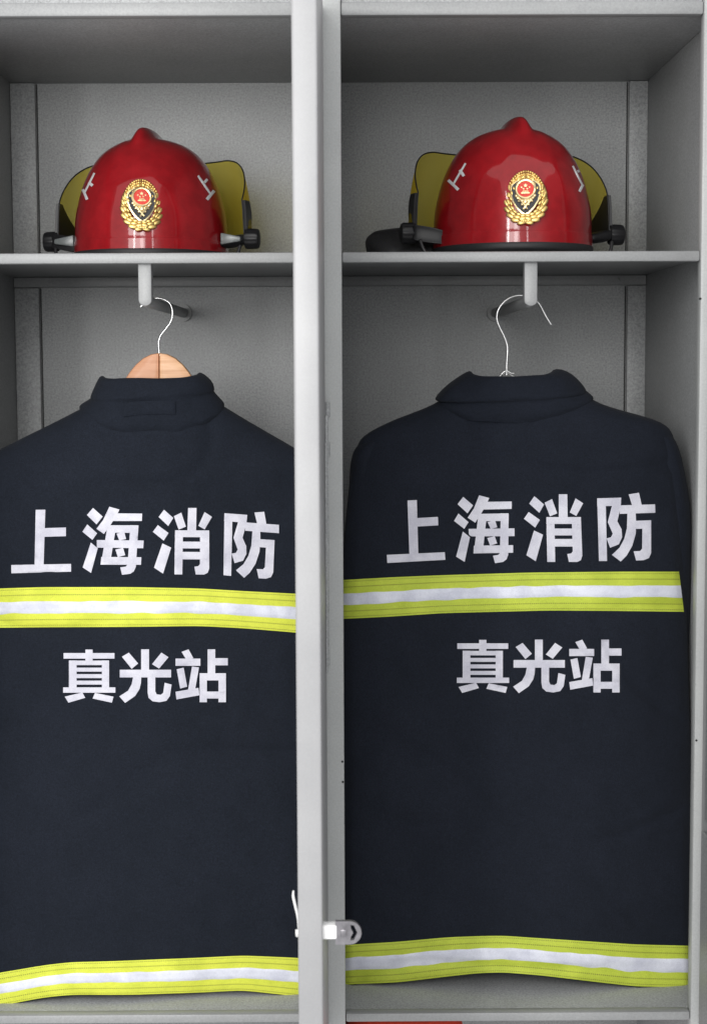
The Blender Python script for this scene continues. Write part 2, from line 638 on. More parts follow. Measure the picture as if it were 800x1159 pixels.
class Jacket:
    def __init__(s, edges, hem, seed, flare, T=0.052):
        """edges: (py, left px, right px) of the outline; hem: (px, py)"""
        s.seed = seed
        s.T = T
        zz, lx, rx = [], [], []
        for py, l, r in edges:
            pl, pr = P(l, py, YM), P(r, py, YM)
            zz.append((pl.z + pr.z) / 2)
            lx.append(pl.x)
            rx.append(pr.x)
        o = np.argsort(zz)
        zz, lx, rx = np.array(zz)[o], np.array(lx)[o], np.array(rx)[o]
        s.zg = np.linspace(zz[0], zz[-1], 900)
        k = np.exp(-0.5 * (np.arange(-24, 25) / 4.5) ** 2)
        k /= k.sum()

        def sm(a):
            g = np.interp(s.zg, zz, a)
            gp = np.concatenate([2 * g[0] - g[24:0:-1], g, 2 * g[-1] - g[-2:-26:-1]])
            return np.convolve(gp, k, 'valid')
        s.l, s.r = sm(lx), sm(rx)
        s.ztop = zz[-1]
        hx = [P(a, b, YM - T).x for a, b in hem]
        hzv = [P(a, b, YM - T).z for a, b in hem]
        g = np.linspace(hx[0], hx[-1], 200)
        hh = np.interp(g, hx, hzv)
        hp = np.concatenate([np.full(8, hh[0]), hh, np.full(8, hh[-1])])
        kk = np.exp(-0.5 * (np.arange(-8, 9) / 4.0) ** 2)
        s.hg, s.hv = g, np.convolve(hp, kk / kk.sum(), 'valid')
        s.zhem = min(s.hv)
        s.hem_px = hem
        s.fx = [P(a, 1100, .1).x for a, _ in flare]
        s.fv = [-b for _, b in flare]
        for _ in range(3):          # follow the cloth where it swings forward
            pts = [s.on(a, b) for a, b in hem]
            hh = np.interp(g, [p.x for p in pts], [p.z for p in pts])
            hp = np.concatenate([np.full(8, hh[0]), hh, np.full(8, hh[-1])])
            s.hg, s.hv = g, np.convolve(hp, kk / kk.sum(), 'valid') + 0.0008
            s.zhem = min(s.hv)

    def hemz(s, x):
        return float(np.interp(x, s.hg, s.hv))

    def lr(s, z):
        return float(np.interp(z, s.zg, s.l)), float(np.interp(z, s.zg, s.r))

    def wr(s, x, z):
        d = s.seed * 7.3
        v = min(1, max(0, (z - s.zhem) / (s.ztop - s.zhem)))
        h = (1 - v)
        w = 0.0065 * noise.noise((x * 5.2 + d, z * 1.7 + d, d))
        w += 0.0050 * noise.noise((x * 11 + z * 5 + d, z * 6 - x * 3, d + 3))
        w += 0.0016 * noise.noise((x * 30 + d, z * 22 + x * 8, d + 9))
        w += 0.014 * h ** 3 * math.sin(x * 17 + d + 2.2 * noise.noise((z * 2, d, 0)))
        # drag lines fanning from the shoulders
        w += 0.0022 * v * math.sin((x * 34 + (z - s.ztop) * 22 * (1 if x > s.xc(z) else -1)) + d) * max(0, noise.noise((x * 4, z * 4, d + 20)) + .3)
        # crisp crease lines
        c = noise.noise((x * 3.2 + z * 2.1 + d, z * 4.1, d + 31))
        w += 0.0038 * math.exp(-(c / 0.045) ** 2)
        w += s.flare(x) * h ** 2.2
        return w

    def flare(s, x):
        return float(np.interp(x, s.fx, s.fv))

    def xc(s, z):
        l, r = s.lr(z)
        return (l + r) / 2

    def back(s, x, z):
        l, r = s.lr(z)
        u = (x - (l + r) / 2) / ((r - l) / 2)
        u = max(-1, min(1, u))
        k = (1 - abs(u) ** 2.6) ** (1 / 2.0)
        top = min(1, max(0, (s.ztop - z) / 0.10))
        T = s.T * (0.72 + 0.28 * top)
        m = min(1, (1 - abs(u)) / 0.08)
        return YM - T * k + s.wr(x, z) * m

    def front(s, x, z):
        l, r = s.lr(z)
        u = max(-1, min(1, (x - (l + r) / 2) / ((r - l) / 2)))
        return YM + s.T * 0.9 * (1 - abs(u) ** 2.6) ** 0.5

    def on(s, px, py, off=0.0):
        Y = YM - s.T
        p = P(px, py, Y)
        for _ in range(6):
            Y = s.back(p.x, p.z) - off
            p = P(px, py, Y)
        return p

    def body(s, m, root):
        nu, nv = 110, 190
        bm = bmesh.new()
        rows = []
        for j in range(nv + 1):
            v = j / nv
            v = v ** 0.8 if False else v
            z0 = s.zhem + (s.ztop - s.zhem) * v
            fr, bk = [], []
            for i in range(nu + 1):
                t = -1 + 2 * i / nu
                u = math.sin(t * math.pi / 2) * 0.6 + t * 0.4
                l, r = s.lr(z0)
                x = (l + r) / 2 + u * (r - l) / 2
                dz = (s.hemz(x) - s.zhem) * max(0, 1 - v / 0.35) ** 2
                z = z0 + dz
                bk.append(bm.verts.new((x, s.back(x, z), z)))
                if 0 < i < nu:
                    fr.append(bm.verts.new((x, s.front(x, z), z)))
            rows.append(bk + fr[::-1])
        n = len(rows[0])
        for a, b in zip(rows, rows[1:]):
            for k in range(n):
                bm.faces.new((a[k], a[(k + 1) % n], b[(k + 1) % n], b[k]))
        return from_world(obj_bm('body', bm, m, root))

    def stripe(s, top, bot, my, root, a=0.325, b=0.675, n=150):
        """reflective band: yellow tape with a silver tape down its middle"""
        def line(pts, px):
            xs = [p[0] for p in pts]
            # smooth interpolation
            vals = [np.interp(px + d, xs, [p[1] for p in pts]) for d in (-14, -7, 0, 7, 14)]
            return float(np.dot(vals, (.12, .22, .32, .22, .12)))
        x0t, x1t, x0b, x1b = top[0][0], top[-1][0], bot[0][0], bot[-1][0]

        def strip(fa, fb, off, m, par, name, rows=8, thick=0.0009):
            bm = bmesh.new()
            uvl = bm.loops.layers.uv.new('UVMap')
            g = []
            for j in range(rows + 1):
                f = fa + (fb - fa) * j / rows
                row = []
                for i in range(n + 1):
                    t = i / n
                    pt = x0t + (x1t - x0t) * t
                    pb = x0b + (x1b - x0b) * t
                    px = pt + (pb - pt) * f
                    py = line(top, pt) * (1 - f) + line(bot, pb) * f
                    edge = min(j, rows - j, 1)
                    puff = 0.0007 * noise.noise((px * .05, py * .06, off * 9000))
                    p = s.on(px, py, off * (0.35 if edge == 0 else 1) + puff)
                    row.append((bm.verts.new(p), p.x, f))
                g.append(row)
            for r0, r1 in zip(g, g[1:]):
                for i in range(n):
                    q = (r0[i], r0[i + 1], r1[i + 1], r1[i])
                    fc = bm.faces.new([k[0] for k in q])
                    for lp, k in zip(fc.loops, q):
                        lp[uvl].uv = (k[1], k[2])
            return from_world(obj_bm(name, bm, m, par))
        st = strip(0, 1, 0.0018, my, root, 'reflective_stripe', 12)
        strip(a, b, 0.0030, M['silver'], st, 'silver_band', 6)

    def letter(s, polys, fn, root):
        """one character: union of stroke polygons, laid on the cloth"""
        ov, of = cdt(polys, 14)
        bm = bmesh.new()
        vv = [bm.verts.new(s.on(*fn(p.x, p.y), 0.0012)) for p in ov]
        for f in of:
            try:
                bm.faces.new([vv[i] for i in f])
            except ValueError:
                pass
        for v in [v for v in bm.verts if not v.link_faces]:
            bm.verts.remove(v)
        return from_world(obj_bm('character', bm, M['letter'], root))

    def collar(s, rings, m, root, n=72, yc=YM, dep=0.052, name='collar'):
        """rings: (left px, left py, right px, right py, back middle py, depth, front drop px, shape power)"""
        bm = bmesh.new()
        rr = []
        for (lx, ly, rx, ry, cy, dp, drop, pw) in rings:
            row = []
            for k in range(n):
                a = 2 * math.pi * k / n
                c, sn = math.cos(a), math.sin(a)
                t = 0.5 - 0.5 * math.copysign(abs(c) ** 0.8, c)
                t = 0.5 - 0.5 * c if False else t
                px = lx + (rx - lx) * t
                ye = ly + (ry - ly) * t
                Y = yc - dp * math.copysign(abs(sn) ** 0.85, sn)
                wv = abs(sn) ** pw
                py = ye + (cy - (ly + ry) / 2) * wv if sn > 0 else ye + drop * wv
                Y += 0.0036 * noise.noise((px * .045, py * .05, s.seed * 3.1)) + 0.0022 * noise.noise((px * .11, py * .14, s.seed * 5))
                py += 2.2 * noise.noise((px * .035, len(rr) * 0.6, s.seed * 4.4 + (5 if sn < 0 else 0)))
                row.append(bm.verts.new(P(px, py, Y)))
            rr.append(row)
        for a, b in zip(rr, rr[1:]):
            for k in range(n):
                bm.faces.new((a[k], a[(k + 1) % n], b[(k + 1) % n], b[k]))
        o = from_world(obj_bm(name, bm, m, root))
        md = o.modifiers.new('subd', 'SUBSURF')
        md.levels = md.render_levels = 1
        return o

    def sleeve(s, pts, m, root):
        """pts: (px, py, Y, rx, ry) centre line with radii"""
        bm = bmesh.new()
        n = 28
        rings = []
        path = smooth_path([(*P(a, b, Y), ) for a, b, Y, _, _ in pts], 8)
        rads = smooth_path([(rx, ry, 0) for _, _, _, rx, ry in pts], 8)
        for p, r in zip(path, rads):
            row = []
            for k in range(n):
                a = 2 * math.pi * k / n
                q = p + Vector((r.x * math.cos(a), r.y * math.sin(a), 0))
                q += Vector((1, 1, 0)) * 0.005 * noise.noise((q.x * 14, q.y * 14, q.z * 9 + s.seed))
                row.append(bm.verts.new(q))
            rings.append(row)
        for a, b in zip(rings, rings[1:]):
            for k in range(n):
                bm.faces.new((a[k], a[(k + 1) % n], b[(k + 1) % n], b[k]))
        bm.faces.new(rings[0])
        bm.faces.new(rings[-1][::-1])
        return from_world(obj_bm('sleeve', bm, m, root))


# ---- characters, traced as stroke polygons
G1 = {
    'up': [[(155, 82), (208, 80), (216, 384), (166, 388)], [(204, 182), (327, 175), (329, 223), (206, 230)],
           [(38, 390), (366, 375), (369, 418), (41, 436)]],
    'sea': [[(470, 62), (526, 110), (494, 155), (438, 103)], [(443, 156), (500, 205), (476, 243), (418, 198)],
            [(468, 258), (508, 290), (478, 430), (430, 400)], [(560, 53), (617, 68), (602, 104), (574, 152), (538, 208), (495, 180), (530, 128)],
            [(588, 90), (744, 88), (744, 130), (572, 134)], [(556, 158), (727, 155), (727, 198), (552, 200)],
            [(556, 158), (604, 158), (580, 380), (530, 380)],
            [(682, 155), (727, 155), (724, 390), (715, 415), (695, 430), (650, 437), (638, 395), (668, 390), (676, 380), (678, 360)],
            [(500, 243), (760, 240), (760, 284), (503, 286)], [(530, 338), (752, 335), (752, 378), (528, 382)],
            [(608, 205), (650, 193), (662, 234), (625, 243)], [(606, 295), (648, 284), (662, 325), (622, 338)]],
    'melt': [[(97, 58), (152, 105), (125, 152), (68, 100)], [(65, 147), (128, 192), (102, 236), (38, 186)], [(95, 252), (146, 276), (105, 426), (52, 392)],
             [(155, 95), (197, 74), (226, 155), (185, 172)], [(235, 47), (283, 47), (285, 180), (235, 180)], [(330, 70), (373, 98), (334, 170), (297, 150)],
             [(165, 176), (360, 176), (360, 215), (165, 215)], [(165, 176), (210, 176), (215, 430), (170, 430)],
             [(308, 176), (360, 176), (368, 395), (360, 420), (340, 430), (292, 430), (283, 385), (305, 382), (314, 370)],
             [(166, 241), (362, 241), (362, 280), (166, 280)], [(167, 300), (365, 300), (365, 343), (168, 343)]],
    'guard': [[(452, 70), (500, 70), (508, 425), (462, 425)], [(452, 70), (588, 66), (586, 112), (452, 115)],
              [(540, 68), (588, 66), (582, 130), (566, 200), (590, 245), (593, 290), (575, 330), (525, 350), (505, 297), (530, 290), (540, 270), (512, 205), (536, 110)],
              [(630, 48), (688, 38), (704, 108), (650, 113)], [(578, 110), (779, 104), (781, 152), (580, 158)],
              [(624, 120), (668, 118), (672, 200), (670, 270), (650, 340), (618, 395), (585, 428), (535, 390), (578, 350), (605, 300), (620, 240)],
              [(650, 198), (757, 194), (757, 240), (655, 244)],
              [(708, 196), (757, 194), (757, 380), (745, 408), (715, 420), (672, 422), (658, 370), (695, 368), (706, 355)]],
}


def rc(x0, y0, x1, y1):
    return [(x0, y0), (x1, y0), (x1, y1), (x0, y1)]


G2 = {
    'true': [rc(47, 50, 266, 74), rc(141, 35, 172, 95), rc(70, 82, 103, 205), rc(212, 82, 243, 205), rc(71, 82.5, 242, 102), rc(90, 113, 225, 130),
             rc(90, 141, 225, 158), rc(90, 169, 225, 186), rc(45, 198, 270, 221), [(52, 238), (128, 220), (140, 243), (68, 264)], [(182, 222), (262, 238), (255, 264), (172, 246)]],
    'light': [rc(381, 34, 415, 130), [(298, 66), (328, 48), (368, 95), (340, 118)], [(468, 48), (499, 68), (458, 117), (428, 98)], rc(289, 122, 510, 155),
              [(347, 150), (382, 150), (380, 180), (374, 205), (355, 235), (312, 265), (287, 237), (325, 212), (340, 185)],
              [(409, 150), (442, 150), (442, 215), (448, 228), (465, 230), (476, 222), (482, 178), (512, 186), (505, 235), (490, 256), (460, 262), (430, 258), (413, 243), (409, 220)]],
    'stand': [[(555, 45), (585, 34), (606, 72), (576, 80)], rc(529, 74, 636, 105), [(534, 120), (564, 113), (579, 195), (549, 203)],
              [(600, 108), (630, 112), (612, 215), (582, 215)], [(529, 217), (628, 200), (632, 232), (533, 250)], rc(667, 34, 700, 140), rc(695, 72, 754, 103),
              rc(633, 137, 746, 168), rc(633, 138, 664, 262), rc(714, 138, 746, 262), rc(634, 216, 745, 246)],
}


def affine(src, dst):
    a = np.array([[x, y, 1] for x, y in src], float)
    sx = np.linalg.solve(a, np.array([d[0] for d in dst], float))
    sy = np.linalg.solve(a, np.array([d[1] for d in dst], float))
    return lambda x, y: (float(sx @ (x, y, 1)), float(sy @ (x, y, 1)))


def zoomfn(x0, y0, k):
    return lambda x, y: (x0 + x * k, y0 + y * k)


def comp(f, g):
    return lambda x, y: f(*g(x, y))


# ---- right-hand jacket
er = [(446, 506, 662), (456, 494, 674), (465, 472, 702), (472, 452, 730), (478, 438, 748), (485, 423, 757), (495, 408, 762), (512, 401, 765), (540, 396, 768),
      (600, 390, 772), (700, 385, 777), (900, 382, 783), (1150, 380, 786)]
hr = [(380, 1116), (397, 1115), (450, 1113), (504, 1107), (540, 1103), (569, 1102), (612, 1105.5), (666, 1112), (719, 1118), (786, 1119)]
JR = Jacket(er, hr, 1.7, [(380, .022), (480, .012), (570, .004), (660, .014), (790, .026)])
jr = empty('fire_jacket', (P(580, 450, YM).x, YM, P(580, 1130, YM).z))
tag(jr, 'dark navy jacket with lime bands in the right locker bay, on the wire hanger', 'jacket', 'firefighter jackets hung back outwards')
JR.body(M['fabric_right'], jr)
JR.stripe([(388, 656.5), (440, 653.5), (500, 651), (600, 648), (700, 647), (768, 647)], [(388, 700.5), (440, 698), (500, 694), (620, 691), (700, 691.5), (773.5, 692.5)], M['yellow_right'], jr, 0.33, 0.67)
JR.stripe([(388, 1070), (397, 1069), (450, 1066), (504, 1061), (540, 1059.5), (569, 1059), (612, 1062), (666, 1065.5), (719, 1069), (783, 1070.5)],
          [(388, 1115), (397, 1114), (450, 1112), (504, 1105.5), (540, 1101.5), (569, 1100.5), (612, 1104), (666, 1110.5), (719, 1116.5), (783, 1117.5)], M['yellow_right'], jr, 0.30, 0.67)
f4, f5, f6 = zoomfn(430, 550, .2), zoomfn(585, 550, .2), zoomfn(505, 715, .2625)
JR.letter(G1['up'], f4, jr)
JR.letter(G1['sea'], f4, jr)
JR.letter(G1['melt'], f5, jr)
JR.letter(G1['guard'], f5, jr)
for k in G2:
    JR.letter(G2[k], f6, jr)
JR.collar([
    (502, 461, 664, 455, 478, .046, -6, 1.2),
    (494, 457, 674, 451, 471.5, .053, -6, 1.2),
    (497, 450, 668, 446, 462, .054, -6, 1.3),
    (503, 447, 661, 441, 454, .050, -6, 1.3),
    (492, 455, 664, 446, 455.5, .0555, -4, 1.1),
    (491.5, 449, 663, 441, 450, .0585, -4, 1.0),
    (508, 433, 653, 428, 437, .056, 2, 1.0),
    (524, 422, 641, 420, 428.5, .051, 10, 1.0),
    (531, 418.0, 629, 416.0, 425.5, .046, 16, 1.0),
    (536, 420.5, 622, 419, 427, .041, 18, 1.2),
    (538, 440, 620, 440, 440, .036, 10, 1.2),
    (535, 470, 625, 470, 470, .034, 0, 1.2)], M['fabric_right'], jr)
JR.sleeve([(720, 480, .15, .018, .02), (748, 500, .155, .022, .03), (757, 560, .165, .030, .036), (757, 680, .175, .030, .040), (750, 800, .19, .034, .040), (742, 930, .20, .034, .038)], M['fabric_right'], jr)
JR.sleeve([(438, 492, .15, .018, .02), (415, 512, .155, .020, .03), (412, 570, .165, .026, .036), (414, 680, .175, .030, .040), (418, 800, .19, .034, .040), (422, 930, .20, .034, .038)], M['fabric_right'], jr)

# ---- left-hand jacket
el = [(455, 106, 244), (462, 92, 257), (470, 77, 269), (480, 57, 286), (494, 28, 310), (508, 0, 334), (516, -15, 346), (528, -26, 353), (548, -32, 357), (600, -36, 360),
      (700, -38, 361), (900, -38, 361.5), (1170, -39, 361.5)]
hl = [(-40, 1146), (0, 1140), (50, 1130.5), (80, 1127.5), (125, 1127), (150, 1127), (225, 1124.5), (275, 1122), (335, 1128.5), (362, 1132)]
JL = Jacket(el, hl, 4.2, [(-40, .085), (0, .076), (60, .05), (125, .036), (225, .036), (335, .042), (362, .042)])
jl = empty('fire_jacket', (P(172, 450, YM).x, YM, P(172, 1130, YM).z))
tag(jl, 'navy jacket with lemon yellow bands in the left locker bay, on the wooden hanger', 'jacket', 'firefighter jackets hung back outwards')
JL.body(M['fabric_left'], jl)
JL.stripe([(-34, 668), (0, 666), (50, 664.5), (150, 664.5), (225, 666), (275, 669), (335, 672), (358, 673)], [(-34, 711), (0, 710.5), (50, 710), (150, 709.5), (225, 708.5), (275, 711), (335, 716), (358, 718)], M['yellow_left'], jl, 0.33, 0.68)
JL.stripe([(-36, 1107), (0, 1101), (50, 1092.5), (80, 1089), (125, 1088), (150, 1087), (225, 1084), (275, 1081.5), (335, 1084), (359, 1086)],
          [(-36, 1144), (0, 1138.5), (50, 1129), (80, 1126), (125, 1126), (150, 1126), (225, 1123.5), (275, 1121), (335, 1127.5), (359, 1131)], M['yellow_left'], jl, 0.32, 0.66)
z1, z2 = zoomfn(0, 560, .2125), zoomfn(160, 560, .2125)
JL.letter(G1['up'], comp(z1, affine(((155, 82), (38, 390), (366, 375)), ((192, 80), (62, 374), (380, 368)))), jl)
JL.letter(G1['sea'], comp(z1, affine(((470, 62), (430, 400), (752, 378)), ((497, 70), (442, 387), (752, 373)))), jl)
JL.letter(G1['melt'], comp(z2, affine(((235, 47), (170, 430), (360, 176)), ((250, 70), (177, 424), (362, 190)))), jl)
JL.letter(G1['guard'], comp(z2, affine(((452, 70), (462, 425), (779, 104)), ((443, 98), (438, 428), (733, 160)))), jl)
f3 = zoomfn(60, 726, .2625)
for k in G2:
    JL.letter(G2[k], f3, jl)
JL.collar([
    (100, 470, 246, 468, 491, .046, -6, 1.0),
    (88, 463, 256, 460, 484, .053, -6, 0.9),
    (91, 458, 253, 455, 476, .056, -6, 0.9),
    (102, 452, 243, 445, 460, .054, -6, 1.0),
    (104, 450, 242, 442, 452, .052, -6, 1.0),
    (102, 451, 243, 442, 450, .056, -4, 1.0),
    (103, 447, 243, 438, 445, .0565, -4, 1.0),
    (109, 434, 240, 430, 436, .053, 4, 0.8),
    (113, 425.5, 231, 422.5, 429, .049, 10, 0.6),
    (117, 424, 226, 421, 427.5, .044, 14, 0.6),
    (122, 428, 221, 425, 431, .039, 16, 0.8),
    (124, 445, 219, 445, 447, .036, 8, 1.2),
    (122, 475, 221, 475, 477, .034, 0, 1.2)], M['fabric_left'], jl)
# small cloth tab stitched to the back of the collar
bm = bmesh.new()
gr = []
for j in range(7):
    row = []
    for i in range(25):
        t, v = i / 24, j / 6
        px = 139 + 60 * t
        py = 455 + 3.5 * math.sin(t * 3.1) * -0.4 + 15.5 * v + (t - .5) * -2
        ed = 0 if (i in (0, 24) or j in (0, 6)) else 1
        xx = (px - 172) / 84
        row.append(bm.verts.new(P(px, py, YM - .0565 * math.sqrt(max(0, 1 - xx * xx)) ** .85 - .0005 - .0016 * ed - .001 * noise.noise((px * .06, py * .1, 2)))))
    gr.append(row)
for a, b in zip(gr, gr[1:]):
    for i in range(24):
        bm.faces.new((a[i], a[i + 1], b[i + 1], b[i]))
from_world(obj_bm('collar_tab', bm, M['fabric_left'], jl))
JL.sleeve([(24, 508, .15, .018, .02), (-8, 530, .155, .022, .03), (-10, 600, .17, .026, .036), (-4, 720, .18, .032, .040), (4, 850, .19, .034, .040), (10, 950, .20, .034, .038)], M['fabric_left'], jl)
JL.sleeve([(316, 508, .15, .018, .02), (338, 530, .155, .020, .03), (335, 600, .17, .026, .036), (330, 720, .18, .030, .040), (326, 850, .19, .034, .040), (322, 950, .20, .034, .038)], M['fabric_left'], jl)

# ------------------------------------------------------------------ hangers
hw = empty('coat_hanger', P(181, 400, YM))
tag(hw, 'wooden hanger with thin wire hook inside the left jacket collar', 'hanger')
up = [(181, 399.5), (190, 401), (199, 405.5), (207, 412.5), (214, 421), (224, 436), (240, 452), (262, 474), (290, 500), (300, 512)]
lo_ = [(300, 522), (286, 518), (255, 498), (225, 470), (200, 452), (181, 446)]
for s in (1, -1):
    poly = [P(181 + s * (x - 181 + 0.25), y, YM) for x, y in up + lo_]
    bm = bmesh.new()
    prism(bm, [(p.x, p.z) for p in poly], YM - .009, YM + .009, 0.003)
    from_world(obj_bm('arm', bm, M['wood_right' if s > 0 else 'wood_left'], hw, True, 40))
bm = bmesh.new()
hk = [(181, 404), (180, 395), (180, 386), (182.5, 379), (188, 372), (193.5, 364), (195.5, 354), (193, 344.5), (187, 339.5), (179, 337.5), (170, 339), (162.5, 345), (159, 347.5)]
pts = smooth_path([P(x, y, YM + (0.000)) for x, y in hk], 6)
tube(bm, pts, 0.0014, 8)
from_world(obj_bm('hook', bm, M['steel'], hw))

hg = empty('coat_hanger', P(573, 422, YM))
tag(hg, 'bare steel wire hanger hooked on the right rod inside the right jacket', 'hanger')
bm = bmesh.new()
hk = [(573, 426), (573.2, 412), (574, 398), (573.5, 390), (570, 380), (565, 370), (562, 360), (564, 350), (571, 341), (581, 335.5), (592, 334.5), (602, 337), (610, 344), (616, 355), (620, 362), (623.5, 367.5)]
tube(bm, smooth_path([P(x, y, YM) for x, y in hk], 6), 0.00155, 8)
from_world(obj_bm('hook', bm, M['galv'], hg))
bm = bmesh.new()
fr = [(573, 419.5), (578, 424.5), (600, 436), (660, 462), (728, 488), (735, 496), (728, 502), (580, 502), (432, 504), (424, 499), (432, 494), (490, 464), (548, 437), (567, 425), (573, 419.5)]
tube(bm, smooth_path([P(x, y, YM + .002) for x, y in fr], 4), 0.0014, 8)
tube(bm, smooth_path([P(x, y, YM - .002) for x, y in ((566.5, 424.5), (570, 421), (574, 420), (578, 422.5), (582, 422.5))], 4), 0.0013, 8)
from_world(obj_bm('wire_frame', bm, M['galv'], hg))

# ------------------------------------------------------------------ helmets
RX, RY = 0.1205, 0.142
prof = [(0.0265, 0.975), (0.025, 0.995), (0.027, 1.003), (0.044, 1.001), (0.0475, 0.993), (0.08, 0.982), (0.105, 0.945), (0.132, 0.88), (0.157, 0.785), (0.178, 0.665), (0.192, 0.53), (0.201, 0.38), (0.206, 0.20), (0.2075, 0.0)]


def shell_bm():
    bm = bmesh.new()
    pr = smooth_path([(h, r, 0) for h, r in prof], 7)
    n = 120
    rings = []
    for q in pr[:-1]:
        h, r = q.x, max(q.y, 0.004)
        row = []
        for k in range(n):
            a = 2 * math.pi * k / n
            x, y = RX * r * math.cos(a), RY * r * math.sin(a)
            z = h
            # comb running front to back over the crown; its nose stands up at the front
            up_ = min(1, max(0, (h - 0.180) / 0.024))
            up_ = up_ * up_ * (3 - 2 * up_)
            ridge = math.exp(-(abs(x) / 0.0118) ** 2.4) * 0.0150 + math.exp(-(x / 0.030) ** 2) * 0.002
            z += up_ * ridge
            if y < 0:
                y -= 0.5 * up_ * ridge * min(1, -y / .04)
            # brow: two soft facets falling away from the middle of the front
            if y < 0:
                fr = math.exp(-((abs(x) - 0.030 - 0.25 * max(0, .17 - h)) / 0.010) ** 2) * min(1, max(0, (h - .085) / .04)) * min(1, -y / .05)
                y -= 0.0022 * fr
            row.append(bm.verts.new((x, y, z)))
        rings.append(row)
    for a, b in zip(rings, rings[1:]):
        for k in range(n):
            bm.faces.new((a[k], a[(k + 1) % n], b[(k + 1) % n], b[k]))
    bm.faces.new(rings[-1])
    return bm


def ell(bm, c, sx, sy, sz, rot=0.0, seg=10, rings=6):
    """ellipsoid lying in the local x,z plane; rot turns it in that plane"""
    t = bmesh.new()
    bmesh.ops.create_uvsphere(t, u_segments=seg, v_segments=rings, radius=1)
    ca, sa = math.cos(rot), math.sin(rot)
    for v in t.verts:
        x, y, z = v.co.x * sx, v.co.y * sy, v.co.z * sz
        v.co = Vector((c[0] + x * ca - z * sa, c[1] + y, c[2] + x * sa + z * ca))
    merge(bm, t)


def star(bm, x, z, r, y0, y1):
    pts = []
    for k in range(10):
        a = math.pi / 2 + k * math.pi / 5
        rr = r if k % 2 == 0 else r * 0.42
        pts.append((x + rr * math.cos(a), z + rr * math.sin(a)))
    prism(bm, pts, y0, y1)


